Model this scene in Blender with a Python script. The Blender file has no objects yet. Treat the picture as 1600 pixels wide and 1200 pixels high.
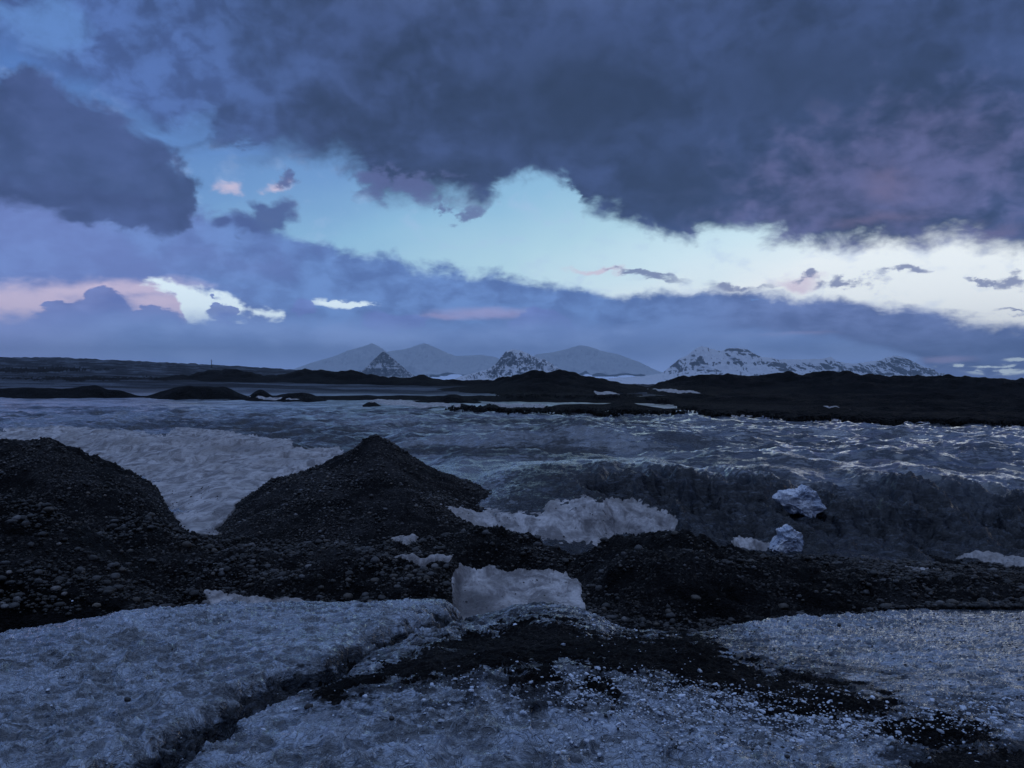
import bpy, math, random
import numpy as np
from mathutils import noise as mnoise

# ----------------------------------------------------------------- camera, sky, sun, exposure
C = bpy.context.scene.collection
scene = bpy.context.scene
cam_d = bpy.data.cameras.new('camera'); cam = bpy.data.objects.new('camera', cam_d); C.objects.link(cam)
cam.location = (0, 0, 0); cam.rotation_euler = (math.radians(90), 0, 0)
cam_d.sensor_width = 36; cam_d.lens = 27; cam_d.clip_start = 0.1; cam_d.clip_end = 120000
scene.camera = cam
scene.view_settings.view_transform = 'Standard'; scene.view_settings.look = 'None'
scene.view_settings.exposure = 0.25; scene.view_settings.gamma = 1
scene.render.resolution_x = 1024; scene.render.resolution_y = 768
scene.cycles.volume_bounces = 0
scene.cycles.max_bounces = 4

SUN_EL, SUN_AZ = 4.0, 62.0           # degrees, azimuth to the right of the view direction
sun_d = bpy.data.lights.new('sun', 'SUN'); sun = bpy.data.objects.new('sun', sun_d); C.objects.link(sun)
sun_d.energy = 0.10; sun_d.angle = math.radians(14); sun_d.color = (1.0, 0.9, 0.82)
sun.rotation_euler = (math.radians(90 - SUN_EL), 0, math.radians(180 - SUN_AZ))

def lin(r, g, b):
    f = lambda c: (c/255/12.92) if c <= 10 else ((c/255+0.055)/1.055)**2.4
    return (f(r), f(g), f(b), 1.0)

class G:
    """tiny helper that writes node expressions"""
    def __init__(s, tree): s.t = tree; s.x = 0
    def node(s, typ, **kw):
        n = s.t.nodes.new(typ); s.x += 30; n.location = (s.x, -(s.x*7) % 900)
        for k, v in kw.items(): setattr(n, k, v)
        return n
    def put(s, sock, v):
        if isinstance(v, bpy.types.NodeSocket): s.t.links.new(v, sock)
        elif v is not None: sock.default_value = v
    def m(s, op, a, b=None, c=None, clamp=False):
        n = s.node('ShaderNodeMath', operation=op, use_clamp=clamp)
        s.put(n.inputs[0], a)
        if b is not None: s.put(n.inputs[1], b)
        if c is not None: s.put(n.inputs[2], c)
        return n.outputs[0]
    def add(s, a, b): return s.m('ADD', a, b)
    def sub(s, a, b): return s.m('SUBTRACT', a, b)
    def mul(s, a, b): return s.m('MULTIPLY', a, b)
    def mx(s, a, b): return s.m('MAXIMUM', a, b)
    def ma(s, a, b, c): return s.m('MULTIPLY_ADD', a, b, c)
    def ss(s, x, lo, hi, a=0.0, b=1.0, kind='SMOOTHSTEP'):
        n = s.node('ShaderNodeMapRange', interpolation_type=kind)
        s.put(n.inputs[0], x)
        for i, v in enumerate((lo, hi, a, b)): s.put(n.inputs[i+1], v)
        return n.outputs[0]
    def mix(s, f, a, b, mode='MIX'):
        n = s.node('ShaderNodeMix', data_type='RGBA', blend_type=mode, clamp_factor=True)
        s.put(n.inputs[0], f); s.put(n.inputs[6], a); s.put(n.inputs[7], b)
        return n.outputs[2]
    def vec(s, x, y, z=0.0):
        n = s.node('ShaderNodeCombineXYZ')
        for i, v in enumerate((x, y, z)): s.put(n.inputs[i], v)
        return n.outputs[0]
    def vm(s, op, a, b=None, scale=None):
        n = s.node('ShaderNodeVectorMath', operation=op)
        s.put(n.inputs[0], a)
        if b is not None: s.put(n.inputs[1], b)
        if scale is not None: s.put(n.inputs[3], scale)
        return n.outputs['Value'] if op in ('LENGTH', 'DOT_PRODUCT', 'DISTANCE') else n.outputs[0]
    def sep(s, v):
        n = s.node('ShaderNodeSeparateXYZ'); s.put(n.inputs[0], v); return n.outputs
    def noise(s, vec, scale=1.0, detail=4.0, rough=0.55, dist=0.0, col=False, ntype='FBM', lac=2.0):
        n = s.node('ShaderNodeTexNoise', noise_dimensions='3D', noise_type=ntype)
        s.put(n.inputs['Vector'], vec); n.inputs['Scale'].default_value = scale
        n.inputs['Detail'].default_value = detail; n.inputs['Roughness'].default_value = rough
        n.inputs['Lacunarity'].default_value = lac
        n.inputs['Distortion'].default_value = dist
        return n.outputs['Color'] if col else n.outputs['Fac']
    def voro(s, vec, scale=1.0, feature='F1', rnd=1.0, out='Distance', metric='EUCLIDEAN'):
        n = s.node('ShaderNodeTexVoronoi', feature=feature)
        if feature not in ('DISTANCE_TO_EDGE', 'N_SPHERE_RADIUS'): n.distance = metric
        s.put(n.inputs['Vector'], vec); n.inputs['Scale'].default_value = scale
        n.inputs['Randomness'].default_value = rnd
        return n.outputs[out]
    def curve(s, x, pts):
        n = s.node('ShaderNodeFloatCurve'); s.put(n.inputs['Value'], x)
        c = n.mapping.curves[0]
        while len(c.points) > 2: c.points.remove(c.points[1])
        c.points[0].location = pts[0]; c.points[1].location = pts[-1]
        for p in pts[1:-1]: c.points.new(*p)
        n.mapping.update()
        return n.outputs[0]
    def mapping(s, v, loc, rot, scale):
        n = s.node('ShaderNodeMapping', vector_type='TEXTURE'); s.put(n.inputs[0], v)
        n.inputs[1].default_value = loc; n.inputs[2].default_value = rot; n.inputs[3].default_value = scale
        return n.outputs[0]

def AE(u, v):
    a = math.atan((u-800)/1200)
    return 1000*a, 1000*math.atan((600-v)/1200*math.cos(a))

def build_world():
    w = bpy.data.worlds.new("World"); scene.world = w; w.use_nodes = True
    t = w.node_tree; t.nodes.clear(); g = G(t)
    tc = g.node('ShaderNodeTexCoord').outputs['Generated']
    nrm = g.vm('NORMALIZE', tc)
    x, y, z = g.sep(nrm)[:3]
    A = g.mul(g.m('ARCTAN2', x, y), 1000.0)
    E = g.mul(g.m('ARCSINE', z), 1000.0)
    Q = g.vec(A, E)
    # the clouds are sheets seen edge-on low down: squash noise there
    Ecap = g.m('ABSOLUTE', E)
    Ew = g.mul(g.m('LOGARITHM', g.ma(Ecap, 1/120.0, 1.0), math.e), 230.0)
    P = g.vec(g.mul(A, 0.01), g.mul(g.ma(E, 0.45, g.mul(Ew, 0.55)), 0.018))          # noise space
    big = g.noise(P, 0.55, 5, 0.55, col=True)
    med = g.noise(g.vm('ADD', P, (31.0, 7.0, 2.0)), 1.7, 8, 0.62, 0.3, col=True)
    amp = g.ss(E, 0.0, 330.0, 0.45, 1.25, 'LINEAR')
    wv = g.vm('ADD', g.vm('SCALE', g.vm('SUBTRACT', big, (0.5,)*3), scale=g.mul(amp, 60.0)),
              g.vm('SCALE', g.vm('SUBTRACT', med, (0.5,)*3), scale=g.mul(amp, 85.0)))
    wv = g.vm('MULTIPLY', wv, (1.0, 0.75, 0.0))
    QW = g.vm('ADD', Q, wv)
    QS = g.vm('ADD', Q, g.vm('SCALE', wv, scale=0.35))
    fine = g.noise(g.vm('ADD', P, (3.0, 17.0, 5.0)), 2.6, 9, 0.6, 0.2)
    soft = g.noise(g.vm('ADD', P, (13.0, 1.0, 5.0)), 0.8, 4, 0.5, 0.4)

    base_QW, base_QS = QW, QS
    def stage(c):
        # tie the coordinates to the previous layer, so that the layers are evaluated one after the other
        nonlocal QW, QS
        k = g.vm('SCALE', c, scale=1e-7)
        QW = g.vm('ADD', base_QW, k); QS = g.vm('ADD', base_QS, k)
    def blob(u, v, ru, rv, rot=0.0, src=None):
        """1 in the middle, 0 on the rim, negative outside"""
        a, e = AE(u, v); a1, _ = AE(u+10, v); _, e1 = AE(u, v-10)
        mp = g.mapping(QW if src is None else src, (a, e, 0), (0, 0, math.radians(-rot)), (ru*(a1-a)/10, rv*(e1-e)/10, 1))
        return g.sub(1.0, g.vm('LENGTH', mp))
    def union(blobs, src=None):
        f = None
        for b in blobs:
            h = blob(*b, src=src)
            if f is None: f = h
            else: f = g.m('SMOOTH_MAX', f, h, 0.25)
        return f
    def line(pts, src=None):
        """E coordinate of a line given in photo pixels, as a function of azimuth"""
        src = QW if src is None else src
        s_ = g.sep(src)
        pp = sorted((AE(u, v)[0], AE(u, v)[1]) for u, v in pts)
        xn = g.ss(s_[0], -800.0, 800.0, 0, 1, 'LINEAR')
        c = g.curve(xn, [(0.0, pp[0][1]/600+0.2)] + [((a+800)/1600, e/600+0.2) for a, e in pp] + [(1.0, pp[-1][1]/600+0.2)])
        return g.sub(s_[1], g.mul(g.sub(c, 0.2), 600.0))      # > 0 above the line
    # ---- clear sky
    up = g.ss(E, 40.0, 330.0, 0, 1, 'LINEAR')
    rt = g.ss(A, -420.0, 480.0, 0, 1, 'LINEAR')
    f = g.add(g.mul(g.sub(1.0, up), 0.70), g.mul(rt, 0.62))
    ramp = g.node('ShaderNodeValToRGB'); cr = ramp.color_ramp
    stops = [(0.0, (78,118,185)), (0.30, (110,154,206)), (0.50, (142,190,222)), (0.70, (180,218,234)), (0.86, (212,238,248)), (1.0, (244,252,255))]
    cr.elements[0].position = 0; cr.elements[0].color = lin(*stops[0][1])
    cr.elements[1].position = 1; cr.elements[1].color = lin(*stops[-1][1])
    for p, c_ in stops[1:-1]:
        e_ = cr.elements.new(p); e_.color = lin(*c_)
    g.put(ramp.inputs[0], g.ma(g.sub(soft, 0.5), 0.12, f))
    col = ramp.outputs[0]
    sky = g.node('ShaderNodeTexSky', sky_type='NISHITA', sun_disc=False)
    sky.sun_elevation = math.radians(SUN_EL); sky.sun_rotation = math.radians(SUN_AZ)
    col = g.mix(0.12, col, g.vm('SCALE', sky.outputs[0], scale=0.10))
    stage(col)
    # thin high veil that mottles the clear part
    veil = g.ss(fine, 0.5, 0.72)
    col = g.mix(g.mul(veil, 0.30), col, lin(170, 190, 225))
    # small peach tufts
    tuft = g.ss(union([(350,290,32,16,10), (432,292,34,13,-5), (1250,438,60,12,4), (930,425,60,8,4)]), -0.1, 0.9)
    col = g.mix(g.mul(tuft, 0.8), col, lin(205, 190, 208))
    # low peach strata on the left and centre
    stage(col)
    # ---- low cloud band
    top = line([(-300,270), (0,270), (200,300), (330,338), (400,352), (470,372), (520,388), (590,402), (650,418), (760,424), (850,442), (960,462),
                (1060,462), (1150,458), (1290,462), (1400,484), (1500,502), (1600,512), (1900,520)])
    m_low = g.ss(g.ma(g.sub(fine, 0.5), 30.0, top), -9.0, 10.0)
    m_low = g.sub(1.0, m_low)
    shade = g.ss(g.ma(soft, 0.8, g.mul(fine, 0.75)), 0.60, 0.96)
    cl = g.mix(shade, lin(80, 106, 160), lin(106, 140, 198))
    # rose tint to the far left, grey-mauve to the right
    left_t = g.ss(g.add(A, g.mul(g.sub(soft, 0.5), 500.0)), -200.0, -560.0)
    cl = g.mix(g.mul(left_t, 0.55), cl, lin(116, 130, 192))
    right_t = g.ss(A, 60.0, 420.0)
    cl = g.mix(g.mul(right_t, 0.8), cl, g.mix(shade, lin(78, 92, 138), lin(106, 120, 170)))
    col = g.mix(m_low, col, cl)
    stage(col)
    # bright holes in the band
    hole = g.ss(union([(540,476,52,6,3),
                       (1575,577,60,7,0), (1540,571,70,4,0), (1590,560,20,3,0)], src=QS), g.ss(fine, 0.38, 0.56, 0.5, -0.45), g.ss(fine, 0.38, 0.56, 1.0, 0.3))
    stage(g.vec(hole, hole, hole))
    stage(g.vec(hole, hole, hole))
    up_ = line([(-300,520), (190,520), (222,436), (300,450), (360,464), (420,484), (445,491), (470,520), (1900,520)], src=QS)
    lo_ = line([(-300,430), (190,430), (222,440), (262,456), (280,472), (292,500), (304,506), (335,503), (352,492), (372,496), (410,497), (445,492), (470,430), (1900,430)], src=QS)
    hb = g.ss(g.ma(g.sub(fine, 0.5), 46.0, g.m('MINIMUM', g.mul(up_, -1.0), lo_)), -3.0, 7.0)
    hole = g.m('MAXIMUM', hole, hb)
    peach = g.ss(g.add(union([(30,470,210,34,-3), (150,455,190,18,-6), (250,475,90,26,0)], src=QS), g.mul(g.sub(fine, 0.5), 1.6)), -0.25, 0.8)
    col = g.mix(g.mul(peach, 0.9), col, lin(206, 190, 212))
    stage(col)
    peach2 = g.ss(union([(760,491,110,12,0), (700,496,60,8,0), (1480,560,60,8,0), (1180,524,140,6,0)], src=QS), -0.1, 0.8)
    col = g.mix(g.mul(peach2, 0.5), col, lin(176, 162, 200))
    col = g.mix(hole, col, lin(226, 244, 252))
    stage(col)
    # cumulus silhouettes standing in front of the holes
    cum = g.ss(union([(160,482,38,26,0), (120,500,70,26,0), (220,505,70,20,-8), (90,480,14,10,0), (355,490,28,14,-10), (345,478,12,9,0),
                      (620,506,58,15,0), (470,480,20,10,0), (850,515,60,24,0), (845,500,24,14,0)]), -0.05, 0.14)
    col = g.mix(g.mul(cum, 0.9), col, g.mix(shade, lin(92, 110, 172), lin(110, 132, 196)))
    stage(col)
    # pale blue ground mist up to a scalloped edge, with a smooth cap cloud over the right mountains
    mist = line([(-300,505), (0,505), (250,505), (420,512), (600,520), (760,522), (850,512), (950,512), (1050,512), (1180,516), (1280,526), (1370,542),
                 (1440,566), (1480,592), (1600,604), (1900,606)], src=QS)
    mm = g.ss(g.ma(g.sub(fine, 0.5), 24.0, mist), g.ss(A, 60.0, 160.0, 22.0, 7.0), -6.0)
    soft2 = g.noise(g.vm('ADD', P, (2.0, 9.0, 15.0)), 1.1, 5, 0.5)
    mc = g.mix(g.ss(soft2, 0.35, 0.68), lin(106, 134, 190), lin(130, 158, 214))
    mc = g.mix(g.ss(E, 45.0, 8.0, 0, 0.7), mc, lin(142, 172, 238))
    mc = g.mix(g.mul(g.ss(A, -420.0, -600.0), 0.4), mc, lin(156, 162, 226))
    col = g.mix(g.mul(mm, 0.92), col, mc)
    stage(col)
    # ---- upper cloud deck
    low_edge = line([(-300,60), (0,90), (60,130), (140,150), (200,180), (260,222), (330,232), (400,243), (480,252), (550,262), (590,308), (650,318), (700,316), (755,324),
                     (790,288), (850,274), (885,288), (905,322), (960,338), (1010,360), (1060,378), (1100,352), (1160,362), (1230,372),
                     (1290,388), (1400,386), (1500,388), (1600,396), (1900,396)])
    # where the rim of the deck is torn it thins out
    mu = g.ss(g.ma(g.sub(fine, 0.5), 38.0, low_edge), g.ss(A, -100.0, 50.0, -18.0, -9.0), g.ss(A, -260.0, 60.0, 34.0, 20.0))
    dk = g.ss(g.ma(g.sub(soft, 0.5), 2.2, g.mul(g.sub(fine, 0.5), 1.6)), -0.6, 0.6)
    uc = g.mix(dk, lin(42, 56, 84), lin(64, 82, 126))
    # lighter blue to the upper left
    ul = g.ss(g.add(blob(60, 20, 620, 420, 0, QS), g.mul(g.sub(soft, 0.5), 0.8)), 0.0, 0.9)
    uc = g.mix(g.mul(ul, 0.85), uc, g.mix(g.ss(fine, 0.38, 0.62), lin(66, 88, 140), lin(84, 114, 176)))
    stage(uc)
    rr = g.ss(g.add(blob(1380, 290, 360, 170, -6, QS), g.mul(g.sub(fine, 0.5), 2.0)), 0.0, 0.8)
    uc = g.mix(g.mul(rr, 0.8), uc, g.mix(dk, lin(60, 68, 100), lin(102, 104, 148)))
    stage(uc)
    glow = g.ss(g.add(union([(1360,345,110,20,0), (1560,365,90,24,0), (1380,285,90,34,20)], src=QW), g.mul(g.sub(fine, 0.5), 1.0)), 0.0, 1.1)
    uc = g.mix(g.mul(glow, 0.45), uc, lin(112, 100, 128))
    stage(uc)
    core = g.ss(union([(1060,290,150,100,0), (900,150,260,140,0), (700,270,160,45,-5), (1250,130,260,120,0)], src=QS), -0.1, 0.9)
    uc = g.mix(g.mul(core, 0.7), uc, lin(42, 56, 82))
    # deck laid over the layers below
    col = g.mix(mu, col, uc)
    stage(col)
    gap = g.ss(g.add(union([(250,205,120,26,-28), (370,232,90,15,-10), (20,130,60,14,-10), (60,40,80,60,0), (1180,470,10,2,0)]), g.mul(g.sub(fine, 0.5), 1.0)), -0.2, 0.6)
    col = g.mix(g.mul(gap, 0.55), col, lin(98, 140, 200))
    stage(col)
    # dark cloud on the left, loose scraps
    lc = g.ss(union([(40,200,120,85,-10), (110,240,130,80,-20), (200,280,100,62,-35), (260,310,60,52,-30), (-60,220,160,90,0), (190,320,110,30,-10)]), -0.10, 0.22)
    col = g.mix(g.mul(lc, 0.95), col, g.mix(dk, lin(50, 64, 102), lin(68, 84, 132)))
    stage(col)
    blk = g.ss(g.add(union([(422,342,42,26,-25), (385,350,40,15,10), (405,322,20,10,0), (350,346,20,12,0)], src=QS), g.mul(g.sub(fine, 0.5), 3.2)), -0.35, 0.65)
    col = g.mix(g.mul(blk, 0.9), col, lin(66, 82, 132))
    stage(col)
    scr = g.ss(union([(455,283,26,10,-8), (585,275,36,20,0), (640,290,70,26,0), (730,342,34,12,-20), (690,330,16,12,0),
                      (1330,440,46,8,6), (1410,428,40,5,4), (1270,432,24,6,0), (1590,440,26,14,0), (1545,445,40,4,0), (1000,432,60,5,8), (1160,448,46,10,0), (1585,490,30,3,0)]), g.ss(fine, 0.36, 0.60, 0.5, -0.6), g.ss(fine, 0.36, 0.60, 1.1, 0.5))
    col = g.mix(g.mul(scr, 0.85), col, g.mix(rt, lin(72, 84, 134), lin(110, 120, 158)))
    # overall slow mottling so that no part is flat
    # unseen sky shaped for the light: brightened overhead, darkened behind the viewer
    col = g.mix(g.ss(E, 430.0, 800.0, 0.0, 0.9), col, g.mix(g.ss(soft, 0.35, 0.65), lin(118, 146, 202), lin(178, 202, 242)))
    col = g.mix(g.mul(g.ss(g.m('ABSOLUTE', A), 1300.0, 1900.0), g.ss(E, 900.0, 500.0)), col, lin(44, 54, 84))
    # the air box in front of the sky takes some of its light away low down
    gain = g.ma(g.m('EXPONENT', g.mul(g.m('MAXIMUM', E, 0.0), -1/95.0)), 0.85, 1.05)
    col = g.vm('SCALE', col, scale=gain)
    col = g.mix(g.ss(E, -30.0, -90.0), col, lin(30, 36, 52))
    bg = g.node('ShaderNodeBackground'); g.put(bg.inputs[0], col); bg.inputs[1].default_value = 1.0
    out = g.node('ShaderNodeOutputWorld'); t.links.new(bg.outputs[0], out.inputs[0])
    w.cycles.sampling_method = 'MANUAL'; w.cycles.sample_map_resolution = 512
build_world()

# ----------------------------------------------------------------- numpy noise
def hash2(ix, iy, seed):
    h = (ix.astype(np.int64)*374761393 + iy.astype(np.int64)*668265263 + seed*1442695041) & 0xffffffff
    h = ((h ^ (h >> 13))*1274126177) & 0xffffffff
    h = ((h ^ (h >> 16))*2246822519) & 0xffffffff
    return (h ^ (h >> 15)) & 0xffffff
def h01(ix, iy, seed): return (hash2(ix, iy, seed)/float(0xffffff)).astype(np.float32)
def gnoise(x, y, seed=0):
    """gradient noise, about -1..1"""
    ix = np.floor(x); iy = np.floor(y); fx = (x-ix).astype(np.float32); fy = (y-iy).astype(np.float32)
    ix = ix.astype(np.int64); iy = iy.astype(np.int64)
    sx = fx*fx*fx*(fx*(fx*6-15)+10); sy = fy*fy*fy*(fy*(fy*6-15)+10)
    def gr(ox, oy):
        a = h01(ix+ox, iy+oy, seed)*(2*math.pi)
        return np.cos(a)*(fx-ox) + np.sin(a)*(fy-oy)
    a = gr(0, 0); b = gr(1, 0); c = gr(0, 1); d = gr(1, 1)
    return ((a+(b-a)*sx)*(1-sy) + (c+(d-c)*sx)*sy)*1.5
def fbm(x, y, seed=0, octv=4, gain=0.5, lac=2.03, fade=None):
    """fade: local sample spacing; octaves finer than it are left out"""
    s = np.zeros(np.shape(x), np.float32); a = 1.0; f = 1.0
    for o in range(octv):
        n = gnoise(x*f+o*17.3, y*f+o*5.7, seed+o)
        if fade is not None: n = n*np.clip(1.5-fade*f*3.0, 0, 1)
        s += a*n; a *= gain; f *= lac
    return s
def cells(x, y, seed=0):
    """F1, F2 of jittered cells"""
    ix = np.floor(x).astype(np.int64); iy = np.floor(y).astype(np.int64)
    f1 = np.full(x.shape, 9.0, np.float32); f2 = f1.copy()
    for ox in (-1, 0, 1):
        for oy in (-1, 0, 1):
            px = ix+ox+h01(ix+ox, iy+oy, seed); py = iy+oy+h01(ix+ox, iy+oy, seed+77)
            d = np.hypot(px-x, py-y).astype(np.float32)
            f2 = np.where(d < f1, f1, np.minimum(f2, d)); f1 = np.minimum(f1, d)
    return f1, f2
def smooth(x, lo, hi):
    t = np.clip((x-lo)/(hi-lo), 0, 1); return t*t*(3-2*t)

# ----------------------------------------------------------------- the survey grid: columns are bearings, rows are distances
us = [np.linspace(-1400, -260, 160)[:-1], np.arange(-260, 1860, 1.6), np.linspace(1861, 3000, 160)]
US = np.concatenate(us).astype(np.float64)
dd = [1.0]
while dd[-1] < 44000:
    d = dd[-1]
    dd.append(d*(1.02 if d < 2.2 else 1.0036 if d < 19 else 1.006 if d < 60 else 1.012 if d < 420 else 1.03 if d < 3000 else 1.12))
DS = np.array(dd)
NU, ND = len(US), len(DS)
XX = ((US[None, :]-800)/1200*DS[:, None]); YY = np.repeat(DS[:, None], NU, 1)
SPC = (YY*0.004).astype(np.float32)                      # coarse local spacing
def zz(v, D): return -(v-600.0)/1200.0*D
def gsmooth(a, k):
    r = np.arange(-3*k, 3*k+1); w = np.exp(-0.5*(r/k)**2); w /= w.sum()
    return np.convolve(np.pad(a, 3*k, mode='edge'), w, 'valid')
def loft(rows, k=10):
    """rows: list of (list of (u, v, D) or (D, list of (u, v))) from near to far -> height on the grid"""
    Dk, Zk = [], []
    for r in rows:
        if isinstance(r, tuple):
            D0, pts = r
            if not isinstance(pts, list): pts = [(0, pts)]
            pts = [(p[0], p[1], D0) for p in pts]
        else: pts = r
        u = [p[0] for p in pts]
        D = np.interp(US, u, [p[2] for p in pts]); v = np.interp(US, u, [p[1] for p in pts])
        D = gsmooth(D, k); v = gsmooth(v, k)
        Dk.append(D); Zk.append(zz(v, D))
    Dk = np.log(np.array(Dk)); Zk = np.array(Zk)
    n = len(rows)
    h = np.diff(Dk, axis=0); dl = np.diff(Zk, axis=0)/h
    m = np.zeros_like(Zk)
    same = (dl[:-1]*dl[1:]) > 0
    w1 = 2*h[1:]+h[:-1]; w2 = h[1:]+2*h[:-1]
    with np.errstate(all='ignore'):
        hm = (w1+w2)/(w1/dl[:-1]+w2/dl[1:])
    m[1:-1] = np.where(same, hm, 0); m[0] = dl[0]; m[-1] = dl[-1]
    L = np.log(DS)[:, None]
    Z = np.repeat(Zk[0][None, :], ND, 0)
    for i in range(n-1):
        t = (L-Dk[i][None, :])/h[i][None, :]
        tt = np.clip(t, 0, 1)
        z = ((2*tt**3-3*tt**2+1)*Zk[i] + (tt**3-2*tt**2+tt)*h[i]*m[i] + (-2*tt**3+3*tt**2)*Zk[i+1] + (tt**3-tt**2)*h[i]*m[i+1])
        Z = np.where(t >= 0, z, Z)
    return Z

crest = [(-600,1040,5.8),(0,1000,6.0),(200,963,6.4),(330,955,6.8),(500,946,7.2),(640,940,7.6),(708,937,7.9),(722,972,7.9),(742,966,7.9),(800,954,7.8),(860,947,7.6),(930,962,7.5),(962,986,7.3),
         (1080,987,7.3),(1200,971,7.8),(1350,962,8.4),(1600,945,9.0),(2200,930,9.6)]
drop = [(u, 600+1200*(-zz(v, D)+0.42)/(D+0.45), D+0.45) for u, v, D in crest]
Zb = loft([
    (1.0, 2350),
    (2.2, [(0,1470),(800,1440),(1600,1460)]),
    (3.2, [(0,1212),(300,1206),(800,1196),(1200,1204),(1600,1210)]),
    (4.2, [(0,1092),(200,1086),(400,1070),(800,1054),(1000,1062),(1200,1092),(1400,1090),(1600,1078)]),
    [(u, v+(9 if 560 < u < 1150 else 12), D-0.9) for u, v, D in crest],
    crest, drop,
    (11.0, [(0,920),(600,915),(710,915),(900,912),(1600,925)]),
    (14.0, [(0,850),(500,850),(850,852),(1000,862),(1200,872),(1600,880)]),
    (16.0, [(0,815),(500,815),(700,805),(850,790),(1000,790),(1200,806),(1300,820),(1400,820),(1600,838)]),
    (18.8, [(0,775),(500,770),(700,758),(850,733),(1000,732),(1100,742),(1180,738),(1245,758),(1300,764),(1400,748),(1500,758),(1600,782)]),
    (23.0, [(0,735),(500,735),(660,722),(720,711),(900,713),(1200,714),(1600,728)]),
    (26.5, [(0,712),(500,712),(620,722),(720,722),(950,716),(1100,704),(1600,706)]),
    (32.0, [(0,694),(300,690),(500,692),(590,688),(640,676),(720,671),(900,666),(1000,668),(1100,675),(1300,688),(1600,694)]),
    (38.0, [(0,676),(200,680),(400,684),(560,684),(640,684),(720,684),(900,678),(1100,672),(1300,676),(1600,683)]),
    (50.0, [(0,655),(600,655),(800,656),(1100,657),(1300,664),(1600,672)]),
    (80.0, [(0,633),(600,636),(1100,642),(1600,652)]),
    (150.0, [(0,612),(600,618),(1000,622),(1600,632)]),
    (300.0, [(0,596),(300,599),(600,605),(800,608),(1600,616)]),
    (700.0, [(0,583),(200,585),(400,590),(600,597),(800,602),(1600,604)]),
    (2000.0, [(-600,556),(0,564),(100,565),(200,569),(300,573),(400,578),(460,581),(560,590),(700,601),(1600,602)]),
    (2900.0, [(-600,570),(0,575),(200,580),(400,589),(560,596),(700,602.5),(1600,603)]),
    (8000.0, 606), (46000.0, 602.4)])

# the meltwater groove between the left slab and the near hummock
def plan(pts): return np.array([((u-800)/1200*D, D) for u, v, D in pts])
def dist_poly(X, Y, P):
    best = np.full(X.shape, 1e9); side = np.zeros(X.shape); tpar = np.zeros(X.shape)
    for i in range(len(P)-1):
        ax, ay = P[i]; bx, by = P[i+1]; dx, dy = bx-ax, by-ay; L2 = dx*dx+dy*dy
        t = np.clip(((X-ax)*dx+(Y-ay)*dy)/L2, 0, 1)
        d = np.hypot(X-ax-t*dx, Y-ay-t*dy); s = np.sign((X-ax)*dy-(Y-ay)*dx)
        m = d < best; best = np.where(m, d, best); side = np.where(m, s, side); tpar = np.where(m, (i+t)/(len(P)-1), tpar)
    return best, side, tpar
near = DS < 9.5
Xn, Yn = XX[near], YY[near]
wob = fbm(Xn*2.2, Yn*2.2, 5, 5, 0.6)*0.17
gd, gside, gt = dist_poly(Xn+wob, Yn+wob*0.7, plan([(150,0,2.3),(225,0,3.2),(370,0,3.9),(480,0,4.35),(565,0,4.9),(640,0,5.5),(700,0,6.3),(728,0,7.6),(722,0,8.4)]))
sgn = gd*gside                                            # < 0 : left slab
width = 0.17-0.09*gt
groove = -0.17*np.exp(-(gd/width)**2) + 0.05*np.exp(-((sgn+0.42)/0.30)**2)*(1-0.6*gt)
Zb[near] += groove
# long swells and bumps of the ice, fading to nothing where a feature is smaller than the sampling
midg = smooth(YY, 18, 26)*smooth(-YY, -90, -60)
Zb += midg*(fbm(XX*0.16+YY*0.03, YY*0.30, 12, 3)*0.26+(0.25-np.abs(fbm(XX*0.3, YY*0.75, 14, 3)))*0.24)
Zb += fbm(XX*0.55, YY*0.35, 11, 4, fade=SPC*0.4)*np.clip(YY*0.006, 0.02, 0.16)*np.clip(60/YY, 0, 1)
Zb += np.where(YY > 60, fbm(XX/30, YY/55, 13, 4)*np.clip(YY/200*0.35, 0, 3.0)*np.clip((YY-60)/100, 0, 1)*np.clip(2500/YY, 0, 1), 0)
Zbank = np.exp(-((YY-17.0)/2.6)**2)*smooth(US[None, :]+0*YY, 820, 960)
Zb += Zbank*(fbm(XX*0.9, YY*0.8, 15, 5, fade=SPC*0.9)*0.34 - np.abs(fbm(XX*0.8+3, YY*0.35, 19, 4))*0.5+0.1 - np.abs(fbm(XX*1.1+YY*0.6, YY*2.2-XX*0.3, 20, 4, 0.6))*0.16)
ZSM = Zb+0.016                                            # the ice without its scallops: snow fills them
# scallops (sun cups) about a hand wide
m = DS < 75
Xs, Ys = XX[m], YY[m]
wx = fbm(Xs*7, Ys*7, 21, 3)*0.045; wy = fbm(Xs*7, Ys*7, 27, 3)*0.045
f1, f2 = cells((Xs+wx)*6.2, (Ys+wy)*7.5, 31)
g1, g2 = cells((Xs+wx)*12.0, (Ys+wy)*15.0, 41)
cup = np.clip(1-(f2-f1)*2.2, 0, 1)**1.5                    # 1 on the cusps
cup2 = np.clip(1-(g2-g1)*2.0, 0, 1)**1.5
patch = smooth(fbm(Xs*0.7, Ys*0.5, 47, 3), -0.5, 0.5)
slabR = smooth(US[None, :]+0*Ys, 980, 1300)*smooth(-Ys, -9.6, -4.0)
pool = smooth(fbm(Xs*0.55, Ys*0.8, 53, 4, 0.6), -0.25, 0.12)*smooth(US[None, :]+0*Ys+fbm(Xs*0.3, Ys*0.3, 54, 2)*150, 880, 1250)*smooth(Ys, 18.5, 20)
pool = np.maximum(pool, smooth(fbm(Xs*0.9, Ys*2.2, 55, 4, 0.6), -0.1, 0.15)*smooth(US[None, :]+0*Ys, 1250, 1600)*smooth(Ys, 6.8, 8.6)*smooth(-Ys, -9.7, -9.6))
POOL = np.zeros((ND, NU), np.float32); POOL[m] = pool
amp = (0.45+0.55*patch)*(1-0.35*slabR)*(1-0.88*pool)
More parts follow.
